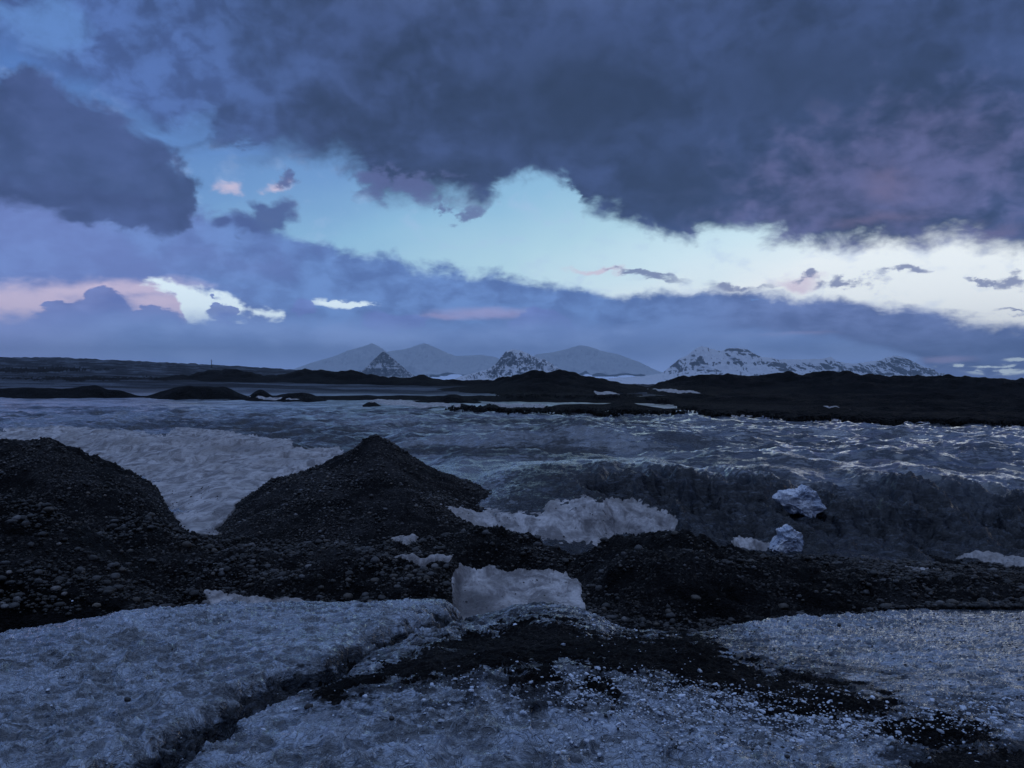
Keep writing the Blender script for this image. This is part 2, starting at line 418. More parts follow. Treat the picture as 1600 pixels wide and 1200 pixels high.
farboost = np.clip((75-Ys)/30, 0, 1)*(1-0.60*smooth(Ys, 17, 22))
CUP = np.zeros((ND, NU), np.float32); CUP[m] = cup*0.65+cup2*0.35
Zb[m] += ((f1**2*0.052 + cup*0.016)*amp*farboost + cup2*0.0040*(1-pool)*np.clip(12/Ys, 0, 1) + fbm(Xs*14, Ys*20, 49, 2)*0.0032*(1-pool)*np.clip(10/Ys, 0, 1))
del Xs, Ys, wx, wy, f1, f2, g1, g2, patch

Vb = 600-Zb/YY*1200
Ztop = Zb.copy()
LAYER = np.zeros((ND, NU), np.int8)                        # 0 ice, 1 gravel, 2 snow

def usel(): return US[None, :]+0*YY
UU = usel()
def mound_rough(amp=0.03, seed=0):
    r = fbm(XX*1.3, YY*1.3, 100+seed, 5, 0.55, fade=SPC*1.3)*amp*2.2
    r += (np.abs(fbm(XX*2.6+YY*0.8, YY*1.1-XX*0.4, 120+seed, 4, 0.6))-0.3)*amp*1.6
    r += fbm(XX*11, YY*11, 140+seed, 3, 0.6)*amp*0.35
    return r
def bump_ridge(D0, sil, wf, wb, seed=0, rough=0.12, k=3, p=1.0):
    """a hill whose skyline is sil at distance D0; falls to the ice in front over wf and behind over wb"""
    u = [s[0] for s in sil]; v = gsmooth(np.interp(US, u, [s[1] for s in sil]), k)
    uw = np.interp(US, u, [s[2] if len(s) > 2 else 0 for s in sil])
    zs = zz(v, D0)
    wobx = fbm(UU*D0/1200/(wf*0.8), YY/(wf*0.8), 200+seed, 3)*wf*0.25
    t = np.where(YY+wobx < D0, (D0-YY-wobx)/wf, (YY+wobx-D0)/wb)
    s = np.clip(1-t, 0, 1); s = s*s*(3-2*s) if p == 1.0 else s**p
    hgt = zs[None, :]-Zb
    n = fbm(XX/(wf*0.35), YY/(wf*0.35), 300+seed, 5, 0.55, fade=SPC/(wf*0.35))
    return Zb-0.02*(D0/10) + np.maximum(hgt, -0.3)*s*(1+rough*n) + n*rough*0.25*np.clip(hgt, 0, 9)*s - (1-s)*0.02*(D0/10)

MOUNDS = {}
outs = 1040
def mk_loft(rows, k=6, seed=0, amp=0.03): return loft(rows, k)+mound_rough(amp, seed)
MOUNDS['near_left'] = mk_loft([
    (6.7, 1060), (7.3, [(-600,1010),(0,1022),(250,1035),(400,1045)]),
    (8.6, [(-600,860),(0,890),(60,893),(130,915),(200,945),(260,968),(330,995),(400,1040),(460,1080)]),
    (10.2, [(-600,740),(-200,770),(0,779),(60,793),(130,826),(200,876),(260,918),(300,942),(335,960),(400,1010),(460,1060)]),
    (11.4, [(-600,880),(0,880),(200,925),(335,1000),(460,1060)])], seed=1, amp=0.035)
MOUNDS['far_left'] = mk_loft([
    (10.4, 930), (12.4, [(-600,830),(0,815),(100,815),(180,820),(235,825),(262,858),(300,880),(340,920),(400,960)]),
    (13.8, [(-600,730),(0,722),(90,728),(180,760),(235,788),(262,822),(300,846),(330,880),(400,930)]),
    (15.4, [(-600,670),(-200,690),(0,689),(80,687),(112,700),(180,731),(235,752),(248,765),(262,806),(300,835),(330,860),(400,920)]),
    (18.4, [(-600,800),(0,800),(250,820),(400,860)])], seed=2, amp=0.045)
MOUNDS['cone'] = mk_loft([
    (11.8, 935), (12.8, [(200,900),(300,882),(400,874),(585,868),(700,872),(800,885),(860,930)]),
    (14.8, [(200,900),(280,868),(325,842),(400,804),(500,772),(585,766),(640,770),(700,794),(760,826),(800,850),(860,900)]),
    (16.3, [(200,900),(300,846),(380,792),(430,764),(520,738),(560,716),(592,706),(650,742),(710,772),(760,792),(800,815),(860,870)]),
    (17.4, [(200,900),(280,850),(322,822),(382,780),(424,752),(456,744),(500,729),(540,707),(562,692),(577,682),(590,684),(608,692),(640,711),(680,732),(720,751),(775,771),(815,794),(860,850)]),
    (20.5, [(200,860),(585,835),(860,860)])], k=2, seed=3, amp=0.03)
MOUNDS['middle'] = mk_loft([
    (8.2, 1030), (8.9, [(-100,1050),(200,990),(320,972),(500,968),(640,962),(700,960),(722,1010),(900,1060)]),
    (10.4, [(-100,1000),(120,920),(200,880),(330,890),(480,888),(600,892),(690,888),(712,905),(735,985),(900,1000)]),
    (12.3, [(-100,900),(150,836),(225,806),(262,822),(290,842),(340,846),(420,856),(560,858),(680,852),(740,838),(790,832),(830,838),(880,862),(920,900),(960,960)]),
    (14.2, [(-100,880),(200,862),(700,862),(960,900)])], k=6, seed=4, amp=0.05)
MOUNDS['right'] = mk_loft([
    (8.1, 1050), (8.9, [(700,1100),(890,1010),(930,990),(1000,984),(1200,985),(1400,990),(1600,1000)]),
    (10.0, [(700,1060),(880,990),(915,935),(960,905),(1030,888),(1100,896),(1180,912),(1300,925),(1600,935),(2200,935)]),
    (11.6, [(700,1000),(870,925),(900,888),(955,852),(1000,837),(1035,832),(1080,842),(1110,856),(1150,868),(1185,872),(1260,892),(1350,902),(1500,910),(1600,915),(2200,905)]),
    (13.6, [(700,940),(900,905),(1000,885),(1200,890),(1600,900)])], k=5, seed=5, amp=0.05)
far_mounds = [
    ('far_strip', 430, [(180,600),(235,590),(330,580),(370,577),(400,583),(440,584),(470,578),(515,576.5),(548,579),(600,586),(700,591),(770,594),(850,597),(980,606)], 80, 60),
    ('cone_hill', 250, [(640,612),(700,604),(760,600),(785,592),(820,578),(850,573),(880,576),(905,583),(950,594),(1000,602),(1060,612)], 70, 60),
    ('long_ridge', 280, [(960,618),(1010,604),(1045,594),(1090,587),(1116,583),(1150,587),(1230,583),(1250,584),(1300,581),(1350,585),(1400,585),(1500,587),(1600,591),(2200,595),(3000,600)], 100, 60),
    ('low_left', 120, [(-60,612),(-30,607),(30,605),(60,603),(100,605),(120,602),(150,600),(165,605),(190,609),(215,616)], 18, 12),
    ('dark_left', 118, [(225,618),(250,610),(270,604),(292,601),(322,602),(335,604),(347,602),(362,606),(390,618)], 16, 12),
    ('small_cone', 112, [(382,622),(396,612),(407,605),(424,614),(440,624)], 12, 10),
    ('low_dark', 108, [(415,622),(440,611),(462,609),(484,612),(500,618),(522,628)], 12, 10),
    ('tiny_cone', 84, [(556,638),(570,628),(582,623),(592,629),(604,638)], 6, 6),
    ('middle_mound', 105, [(600,634),(622,626),(650,623),(680,620),(700,615),(722,616),(742,624),(770,630),(800,638)], 14, 10),
    ('front_bank', 76, [(650,646),(668,636),(700,633),(720,630),(750,636),(790,634),(820,640),(850,633),(870,636),(900,646)], 10, 8),
    ('centre_bank', 84, [(840,644),(868,630),(900,629),(940,630),(975,624),(1000,630),(1040,636),(1100,634),(1200,640),(1290,634),(1400,642),(1500,640),(1600,646),(2200,650)], 16, 10),
    ('right_bank', 62, [(1000,668),(1060,656),(1150,648),(1250,654),(1330,652),(1400,658),(1440,650),(1500,654),(1600,662),(2200,668)], 12, 8),
]
for i, (nm, D0, sil, wf, wb) in enumerate(far_mounds):
    MOUNDS[nm] = bump_ridge(D0, sil, wf, wb, seed=i, rough=0.22)
    if D0 > 200: MOUNDS[nm] += fbm(XX/9, YY/9, 400+i, 4)*1.1*smooth(MOUNDS[nm]-Zb, 0.2, 4)

def sdf_px(poly, sel):
    """signed distance (photo pixels, + inside) of selected grid points to a polygon seen from the survey point"""
    U, V = UU[sel], (600-Ztop[sel]/YY[sel]*1200)
    X, Y = XX[sel], YY[sel]
    sc = np.clip(YY[sel]/12, 0.5, 40)
    U = U+fbm(X*3.2/sc, Y*3.2/sc, 61, 4, 0.6)*11; V = V+fbm(X*3.2/sc+40, Y*3.2/sc, 67, 4, 0.6)*5*np.clip(12/YY[sel], 0.42, 1.2)
    P = np.array(poly, float); n = len(P)
    best = np.full(U.shape, 1e9); ins = np.zeros(U.shape, bool)
    for i in range(n):
        ax, ay = P[i]; bx, by = P[(i+1) % n]; dx, dy = bx-ax, by-ay
        t = np.clip(((U-ax)*dx+(V-ay)*dy)/(dx*dx+dy*dy+1e-9), 0, 1)
        best = np.minimum(best, np.hypot((U-ax-t*dx), (V-ay-t*dy)))
        c = ((ay > V) != (by > V)) & (U < (bx-ax)*(V-ay)/((by-ay) if by != ay else 1e-9)+ax)
        ins ^= c
    return np.where(ins, best, -best)

OWNER = np.zeros((ND, NU), np.int16); names = ['ice']
for i, (nm, Z) in enumerate(MOUNDS.items()):
    names.append(nm); mk = Z > Ztop
    OWNER[mk] = i+1; Ztop = np.maximum(Ztop, Z); LAYER[mk] = 1

SHEETS = []
def sheet(nm, polys, dr, h, soft_px, layer, ragged=0.0, on_ice=False):
    sel = (YY > dr[0]) & (YY < dr[1])
    if on_ice: sel &= (OWNER == 0)
    uu_lo = min(p[0] for q in polys for p in q)-40; uu_hi = max(p[0] for q in polys for p in q)+40
    sel &= (UU > uu_lo) & (UU < uu_hi)
    T = np.full((ND, NU), -9.0)
    s = None
    for q in polys:
        d = sdf_px(q, sel); s = d if s is None else np.maximum(s, d)
    T[sel] = s/soft_px
    fs = 14.0/max(14.0, dr[0])
    if ragged: T[sel] += ragged*(fbm(XX[sel]*5*fs, YY[sel]*5*fs*(1.0 if fs == 1 else 0.3), 83, 4, 0.7)*0.75+np.clip(gnoise(XX[sel]*64, YY[sel]*64, 89), -1, 1)*0.6)
    t = np.clip(T, -1, 1)
    top_ = np.where((OWNER == 0) & (LAYER == 0), np.maximum(ZSM+0.012, Ztop-0.03), Ztop) if layer == 2 and dr[0] < 50 else Ztop
    Z = top_ + np.where(t > 0, h*np.sqrt(np.clip(t, 0, 1)), t*h*1.5)
    SHEETS.append((nm, Z, T, layer)); return Z, T

# ----------------------------------------------------------------- sheets of debris and snow
def add_sheet(*a, **k):
    global Ztop
    nm, lay = a[0], a[5]
    Z, T = sheet(*a, **k)
    mk = (T > 0) & (Z > Ztop); Ztop = np.where(mk, Z, Ztop); LAYER[mk] = lay
add_sheet('gravel_bed', [[(-900,830),(600,838),(760,832),(880,868),(1000,860),(1130,866),(1300,868),(1500,880),(1620,886),(2600,886),(2600,1080),(-900,1100)]], (8.3, 15), 0.03, 8, 1)
add_sheet('dark_debris', [[(1010,622),(1100,612),(1250,600),(1700,598),(2900,598),(2900,680),(1700,670),(1600,663),(1520,668),(1440,657),(1380,664),(1300,655),(1240,660),(1180,649),(1120,653),(1060,638)], [(690,640),(760,634),(880,640),(1000,640),(1080,646),(960,648),(820,645)], [(760,612),(900,612),(1000,618),(900,622),(800,620)],
                          [(-200,582),(0,575),(80,574),(190,576),(60,582)], [(0,590),(140,588),(300,592),(120,594)]], (52, 1500), 0.25, 3, 1, ragged=1.3)
add_sheet('grit_patch', [[(600,1048),(650,1018),(705,1003),(762,984),(830,970),(885,975),(950,996),(1080,990),(1120,1012),(1185,1046),(1290,1062),(1400,1104),(1385,1124),(1310,1122),(1200,1104),(1110,1070),(1000,1046),(900,1034),(800,1040),(700,1052),(650,1062)],
                         [(1370,1134),(1450,1122),(1530,1128),(1550,1150),(1450,1160),(1390,1156)], [(1440,1196),(1500,1176),(1600,1170),(1700,1165),(1700,1230),(1440,1230)],
                         [(480,1082),(560,1050),(600,1040),(640,1046),(580,1066),(500,1092)], [(905,1068),(950,1064),(960,1074),(910,1078)], [(860,1030),(800,1064),(850,1074),(880,1056)]], (2.2, 8.2), 0.008, 22, 1, ragged=1.0)
SN = 2
add_sheet('left_snow', [[(20,672),(120,668),(200,676),(255,684),(262,676),(290,669),(340,673),(400,684),(448,690),(452,702),(480,705),(500,703),(528,700),(532,708),(520,722),(560,735),(380,830),(330,850),(270,832),(262,806),(300,800),(262,790),(216,768),(236,758),(252,752),(150,716),(80,690)]], (14.6, 42), 0.035, 8, SN, ragged=0.35, on_ice=True)
add_sheet('far_left_snow', [[(-300,672),(0,674),(45,680),(60,690),(-300,692)]], (15, 60), 0.05, 5, SN, on_ice=True)
add_sheet('middle_snow', [[(690,788),(715,794),(790,800),(845,806),(868,788),(920,780),(962,782),(1010,790),(1050,812),(1045,826),(960,832),(935,846),(900,846),(830,838),(760,828),(720,808)]], (13, 19), 0.02, 8, SN, ragged=0.15)
add_sheet('snow_bed', [[(706,905),(722,884),(760,885),(800,889),(880,894),(905,915),(915,960),(900,1000),(720,1000),(712,950)]], (8.3, 14.5), 0.02, 7, SN, ragged=0.35)
add_sheet('crest_snow', [[(318,922),(345,924),(400,932),(460,939),(497,945),(490,975),(370,975),(338,955)]], (7.9, 11.2), 0.05, 5, SN)
add_sheet('small_snow', [[(1130,842),(1160,840),(1194,848),(1190,858),(1160,857)], [(1490,868),(1545,866),(1610,872),(1600,882),(1540,880)], [(1410,885),(1470,888),(1430,891)]], (11, 18), 0.05, 4, SN)
add_sheet('snow_scrap', [[(618,842),(655,834),(650,846),(632,853)], [(622,872),(645,866),(712,868),(700,876),(640,880)]], (9, 15), 0.04, 4, SN)
add_sheet('far_snow', [[(572,625),(605,625),(700,630),(708,635),(640,635),(596,632)], [(765,629),(800,630),(860,633),(852,638),(790,635)], [(385,618),(430,620),(470,626),(420,624)],
                       [(716,632),(728,633),(726,637),(712,636)], [(1240,654),(1278,659),(1262,662)], [(1308,660),(1345,663),(1318,665)],
                       [(1282,634),(1330,638),(1290,637)], [(1130,648),(1180,650),(1140,652)]], (55, 200), 0.12, 1.6, SN)
add_sheet('ridge_snow', [[(925,609),(948,611),(985,621),(940,617)], [(1016,607),(1060,610),(1108,616),(1040,614)]], (150, 300), 0.3, 1.6, SN)

# ----------------------------------------------------------------- masks of the ice
Vt = 600-Zb/YY*1200
nz = fbm(XX/3.0, YY/2.2, 71, 4, fade=SPC/3.0)
wet = smooth(UU+nz*120, 820, 1150)*smooth(YY, 17, 19)*smooth(-YY, -75, -40)
wet = np.maximum(wet, smooth(UU+nz*80, 1150, 1500)*smooth(YY, 6.2, 8.0)*smooth(-YY, -9.6, -9.4)*0.8)
dirt_shade = smooth(YY+nz*0.8, 11.5, 12.5)*smooth(-YY-nz*1.5, -21.5, -18.5)*smooth(UU, 690, 880)*0.95  # dirt and painted shade share this mask; here the right bank is darkened
def blobm(u, v, ru, rv, d0, d1, a):
    return a*np.exp(-(((UU-u)/ru)**2+((Vt-v+nz*6)/rv)**2)**1.3)*((YY > d0) & (YY < d1))
for b in [(330,664,150,9,26,60,1.3),(470,680,120,14,24,60,1.4),(560,690,60,12,24,60,.9),(130,660,70,5,30,70,.5),(760,656,80,4,34,70,.7),(640,664,60,3,30,60,.6),
          (720,704,110,9,22,40,1.3),(880,704,90,8,22,40,1.0),(900,660,190,5,34,60,1.1),(1130,770,60,12,14,20,.5),(860,760,120,30,14,24,.6),(1040,745,200,16,17,26,.55),
          (1330,730,260,28,18,30,.6),(1500,760,200,20,17,26,.5),(60,620,160,3,60,160,.4),(300,634,120,3,50,110,.5),(1250,676,200,6,26,48,.4),
          (330,1120,170,16,2.5,4.6,.3),(60,1080,90,10,3.5,5,.35),(250,1190,80,20,2.2,4,.6),(860,960,50,9,6.5,8,.55),(560,1110,160,14,3,5,.35),(700,1150,120,10,3,5,.25),(1350,1060,160,10,4,6,.3)]:
    dirt_shade = np.maximum(dirt_shade, blobm(*b))  # mid-distance faces and troughs get their shade painted into the ice colour
gmask = np.zeros_like(dirt_shade); gmask[near] = np.exp(-((gd/(width*1.25))**2))
dirt_shade = np.maximum(dirt_shade, gmask*0.95)  # groove darkened along its course
dirt_shade = np.maximum(dirt_shade, smooth(YY, 16, 24)*np.clip(0.42+0.60*fbm(XX/5.0, YY/3.0, 74, 5, fade=SPC/4.0)+0.40*fbm(XX/30.0, YY/14.0, 75, 4), 0, 1)*(YY < 140))
dirt_shade = np.maximum(dirt_shade, smooth(YY, 90, 200)*np.clip(0.62+0.6*fbm(XX/60, YY/30, 73, 5, 0.65), 0.32, 1))
for nm, Z_, T_, l_ in SHEETS:
    if nm == 'grit_patch': dirt_shade = np.maximum(dirt_shade, smooth(T_, -4.0, 0.2)*0.62)
OLD = smooth(YY, 60, 220)
MID = smooth(YY, 14, 22)*(1-0.7*POOL)
dirt_shade = np.maximum(dirt_shade, smooth(UU+nz*150, 900, 1250)*smooth(YY, 17, 20)*smooth(-YY, -60, -36)*(0.45+0.45*np.clip(fbm(XX/2.5, YY/1.2, 78, 4), -1, 1))*(1-0.8*POOL))

VS = 600-Ztop/YY*1200
SOIL = np.zeros_like(dirt_shade)
for u_, v_, ru, rv, a_ in [(725,945,46,22,1.4),(780,962,60,12,1.1),(716,915,10,26,.8),(760,935,30,8,.8),(380,700,90,12,.5),(300,686,40,10,.4),(760,806,40,8,.3),(960,822,50,10,.5),(900,835,30,8,.5),(430,720,80,8,.35),(160,690,80,8,.4)]:
    SOIL = np.maximum(SOIL, a_*np.exp(-((UU-u_)/ru)**2-((VS-v_)/rv)**2)*(YY > 8)*(YY < 42))
# ----------------------------------------------------------------- meshes from the grid
def grid_mesh(name, Z, vmask, mat, attrs=None, label=None, kind='structure'):
    q = vmask[:-1, :-1] | vmask[1:, :-1] | vmask[:-1, 1:] | vmask[1:, 1:]
    jj, ii = np.nonzero(q)
    a = jj*NU+ii
    quads = np.stack([a, a+1, a+NU+1, a+NU], 1)
    used = np.zeros(ND*NU, bool); used[quads.ravel()] = True
    remap = np.cumsum(used)-1; quads = remap[quads].astype(np.int32)
    co = np.stack([XX.ravel()[used], YY.ravel()[used], Z.ravel()[used]], 1).astype(np.float32)
    me = bpy.data.meshes.new(name)
    me.vertices.add(len(co)); me.vertices.foreach_set('co', co.ravel())
    me.loops.add(quads.size); me.loops.foreach_set('vertex_index', quads.ravel())
    me.polygons.add(len(quads)); me.polygons.foreach_set('loop_start', np.arange(0, quads.size, 4, dtype=np.int32))
    me.polygons.foreach_set('loop_total', np.full(len(quads), 4, np.int32))
    me.polygons.foreach_set('use_smooth', np.ones(len(quads), bool))
    for k, v in (attrs or {}).items():
        at = me.attributes.new(k, 'FLOAT', 'POINT'); at.data.foreach_set('value', v.ravel()[used].astype(np.float32))
    me.update(calc_edges=True)
    me.materials.append(mat)
    o = bpy.data.objects.new(name, me); C.objects.link(o)
    if kind: o['kind'] = kind
    if label: o['label'] = label
    return o

# ----------------------------------------------------------------- materials
def new_mat(name):
    m = bpy.data.materials.new(name); m.use_nodes = True; t = m.node_tree; t.nodes.clear(); g = G(t)
    b = g.node('ShaderNodeBsdfPrincipled'); o = g.node('ShaderNodeOutputMaterial'); t.links.new(b.outputs[0], o.inputs[0])
    return m, g, b
def attr(g, n): return g.node('ShaderNodeAttribute', attribute_name=n).outputs['Fac']
def bump(g, h, dist, strength=1.0, nrm=None):
    n = g.node('ShaderNodeBump'); n.inputs['Strength'].default_value = strength; n.inputs['Distance'].default_value = dist
    g.put(n.inputs['Height'], h)
    if nrm is not None: g.put(n.inputs['Normal'], nrm)
    return n.outputs[0]
def pos(g): return g.node('ShaderNodeNewGeometry').outputs['Position']

def ice_mat():
    m, g, b = new_mat('glacier_ice'); p = pos(g)
    cusp, dirt_shade, wet = attr(g, 'cusp'), attr(g, 'dirt_shade'), attr(g, 'wet')
    big = g.noise(p, 1.6, 4, 0.6); mid = g.noise(g.vm('MULTIPLY', p, (0.75, 1.2, 1.0)), 5.5, 5, 0.55, 1.4); fin = g.noise(p, 46.0, 4, 0.6)
    w1 = g.noise(p, 5.5, 4, 0.5, 1.8); w2 = g.noise(g.vm('ADD', p, (4.0, 9.0, 1.0)), 11.0, 3, 0.5, 1.6)
    def crestline(w, k): return g.m('POWER', g.sub(1.0, g.m('MINIMUM', g.m('ABSOLUTE', g.mul(g.sub(w, 0.5), k)), 1.0)), 1.5)
    ridge = g.m('MAXIMUM', crestline(w1, 19.0), g.mul(crestline(w2, 13.0), 0.7))
    ridge = g.mul(ridge, g.ss(mid, 0.40, 0.56, 0.25, 1.0))
    pool = attr(g, 'pool')
    f = g.ma(attr(g, 'mid'), -0.045, g.ma(g.sub(big, 0.5), 0.35, mid))
    c = g.mix(g.ss(f, 0.455, 0.57), (0.020, 0.028, 0.042, 1), (0.29, 0.35, 0.45, 1))
    c = g.mix(g.mul(g.ss(big, 0.50, 0.66), 0.45), c, (0.38, 0.44, 0.56, 1))
    ridge = g.mul(ridge, g.ma(attr(g, 'mid'), -0.45, 1.0))
    white = g.m('MAXIMUM', ridge, g.mul(0.6, g.mul(g.ma(attr(g, 'mid'), -0.6, 1.0), g.mul(g.ss(cusp, 0.35, 1.0), g.ss(fin, 0.38, 0.6)))))
    c = g.mix(g.mul(white, 0.8), c, (0.68, 0.75, 0.85, 1))
    c = g.mix(g.mul(g.ss(fin, 0.64, 0.74), 0.08), c, (0.80, 0.87, 0.95, 1))
    c = g.mix(g.mul(attr(g, 'mid'), 0.55), c, (0.055, 0.072, 0.098, 1))
    strk = g.noise(g.vm('MULTIPLY', p, (1.4, 2.6, 7.0)), 1.6, 6, 0.68, 0.6)
    dn = g.ss(g.ma(g.sub(strk, 0.5), 2.2, g.ma(g.sub(mid, 0.5), 1.0, dirt_shade)), 0.28, 0.62)
    dn2 = g.ss(g.noise(p, 27.0, 4, 0.7), 0.58, 0.68)
    c = g.mix(g.mul(dn, 0.93), c, g.mix(g.ss(strk, 0.53, 0.66), (0.004, 0.005, 0.008, 1), (0.075, 0.088, 0.112, 1)))  # mixes in dirt and the shade painted on faces and troughs
    c = g.mix(g.mul(dn2, 0.55), c, (0.03, 0.034, 0.04, 1))
    c = g.mix(g.mul(wet, 0.55), c, (0.030, 0.040, 0.058, 1))
    g.put(b.inputs['Base Color'], c)
    r = g.ss(mid, 0.3, 0.7, 0.10, 0.34)
    r = g.ma(attr(g, 'old'), 0.5, r)
    g.put(b.inputs['Specular IOR Level'], g.m('MAXIMUM', g.ma(g.m('MAXIMUM', attr(g, 'old'), g.mul(dn, 0.9)), -0.40, 0.5), 0.02))
    r = g.m('MAXIMUM', g.ma(pool, -0.22, g.ma(wet, -0.10, g.ma(dn, 0.06, r))), 0.05)
    g.put(b.inputs['Roughness'], r); b.inputs['IOR'].default_value = 1.36
    wave = g.noise(g.vm('MULTIPLY', p, (0.8, 1.3, 1.0)), 9.0, 4, 0.5, 1.0)
    g.put(b.inputs['Coat Weight'], g.m('MAXIMUM', g.ma(g.m('MAXIMUM', attr(g, 'old'), g.mul(dn, 0.64)), -1.0, 1.0), pool)); g.put(b.inputs['Coat Roughness'], g.ma(g.m('MAXIMUM', g.m('SUBTRACT', attr(g, 'mid'), pool), 0.0), 0.22, 0.055)); g.put(b.inputs['Coat IOR'], g.ma(pool, 0.2, 1.33))
    g.put(b.inputs['Coat Normal'], bump(g, g.mul(wave, g.ma(pool, -0.85, 1.0)), 0.03, 1.0))
    h = g.ma(fin, 0.05, g.ma(ridge, 0.35, mid))
    g.put(b.inputs['Normal'], bump(g, g.mul(h, g.ma(attr(g, 'mid'), -0.62, g.ma(pool, -0.35, 1.0))), 0.07, 1.0))
    return m
def gravel_mat(name, tone=1.0, scale=34.0):
    m, g, b = new_mat(name); p = pos(g)
    pw = g.vm('ADD', p, g.vm('SCALE', g.noise(p, 9.0, 2, 0.5, col=True), scale=0.03))
    v1 = g.voro(pw, scale); c1 = g.voro(pw, scale, out='Color')
    v2 = g.voro(p, scale*2.7); c2 = g.voro(p, scale*2.7, out='Color')
    r1, r2 = g.sep(c1)[0], g.sep(c2)[1]
    big = g.noise(p, 1.1, 5, 0.62)
    k = lambda c: (c[0]*tone, c[1]*tone, c[2]*tone, 1)
    base = g.mix(g.ss(r1, 0.2, 1.0), k((0.006, 0.006, 0.007)), k((0.030, 0.030, 0.033)))
    base = g.mix(g.mul(g.ss(r1, 0.86, 0.97), 0.8), base, k((0.11, 0.102, 0.095)))
    base = g.mix(g.mul(g.ss(r2, 0.7, 0.95), 0.6), base, k((0.05, 0.044, 0.038)))
    base = g.mix(g.mul(g.ss(g.noise(p, 0.55, 6, 0.68), 0.50, 0.66), 0.55), base, k((0.040, 0.040, 0.044)))
    base = g.mix(g.ss(big, 0.40, 0.56, 0.85, 0.0), base, k((0.005, 0.005, 0.006)))
    g.put(b.inputs['Base Color'], base)
    b.inputs['Roughness'].default_value = 0.7; b.inputs['IOR'].default_value = 1.4; b.inputs['Specular IOR Level'].default_value = 0.06
    h = g.ma(v2, -0.35, g.mul(v1, -1.0))
    g.put(b.inputs['Normal'], bump(g, h, 0.9/scale, 1.0))
    return m
def snow_mat():
    m, g, b = new_mat('old_snow'); p = pos(g); soil = attr(g, 'soil')
    fin = g.noise(p, 38.0, 4, 0.7); cup = g.voro(p, 13.0, 'SMOOTH_F1'); big = g.noise(p, 0.7, 5, 0.6); mid = g.noise(g.vm('MULTIPLY', p, (1, 0.45, 1)), 3.0, 5, 0.65, 0.8)
    c = g.mix(g.ss(mid, 0.35, 0.66), (0.17, 0.16, 0.165, 1), (0.60, 0.58, 0.59, 1))
    c = g.mix(g.ss(big, 0.45, 0.66, 0, 0.65), c, (0.30, 0.28, 0.27, 1))
    c = g.mix(g.mul(g.ss(fin, 0.56, 0.68), 0.5), c, (0.14, 0.13, 0.13, 1))
    c = g.mix(g.mul(g.ss(cup, 0.34, 0.62), 0.25), c, (0.16, 0.15, 0.155, 1))
    c = g.mix(g.ss(g.ma(g.sub(mid, 0.5), 2.0, soil), 0.25, 0.8, 0.0, 0.85), c, (0.10, 0.095, 0.10, 1))
    g.put(b.inputs['Base Color'], c); b.inputs['Roughness'].default_value = 0.5; b.inputs['IOR'].default_value = 1.3
    g.put(b.inputs['Normal'], bump(g, g.ma(mid, 2.5, g.ma(fin, 0.8, g.mul(cup, 1.0))), 0.022, 1.0))
    return m
TONES = {'near_left': 0.22, 'far_left': 1.15, 'cone': 1.05, 'middle': 0.5, 'right': 0.45}
ICE = ice_mat(); GRAVEL = gravel_mat('moraine_gravel', 0.7); FARGRAVEL = gravel_mat('far_moraine', 0.16, 3.0); SNOW = snow_mat()
GRIT = gravel_mat('black_grit', 0.5, 75.0)

grid_mesh('glacier_ice', Zb, np.ones((ND, NU), bool), ICE, {'cusp': CUP, 'dirt_shade': dirt_shade, 'wet': wet, 'pool': POOL, 'old': OLD, 'mid': MID}, 'blue grey glacier ice sheet reaching to the horizon')
LAB = {'near_left': 'black stony gravel mound at the lower left edge', 'far_left': 'dark gravel hill behind the lower left mound', 'cone': 'pointed gravel cone rising left of centre',
       'middle': 'stone covered bank in front of the pointed cone', 'right': 'rounded dark gravel bank right of the snow bed'}
for nm, Z in MOUNDS.items():
    isfar = nm not in LAB
    mk = (Z > Ztop-0.08*(1 if not isfar else 4)) & (Z > Zb-0.02*YY/10)
    if not isfar: mk &= (YY > 6.5) & (YY < 22)
    else: mk &= YY > 40
    grid_mesh('gravel_mound' if not isfar else 'moraine_ridge', Z, mk, FARGRAVEL if isfar else gravel_mat('moraine_gravel', TONES[nm]), None, LAB.get(nm))
SM = {'gravel_bed': ('gravel_bed', GRAVEL), 'dark_debris': ('dark_debris_field', FARGRAVEL), 'grit_patch': ('grit_patch', GRIT)}
for nm, Z, T, lay in SHEETS:
    n2, mt = SM.get(nm, ('snow_patch', SNOW))
    at = {'soil': SOIL} if mt is SNOW else {}
    grid_mesh(n2, Z, T > -0.6, mt, at)

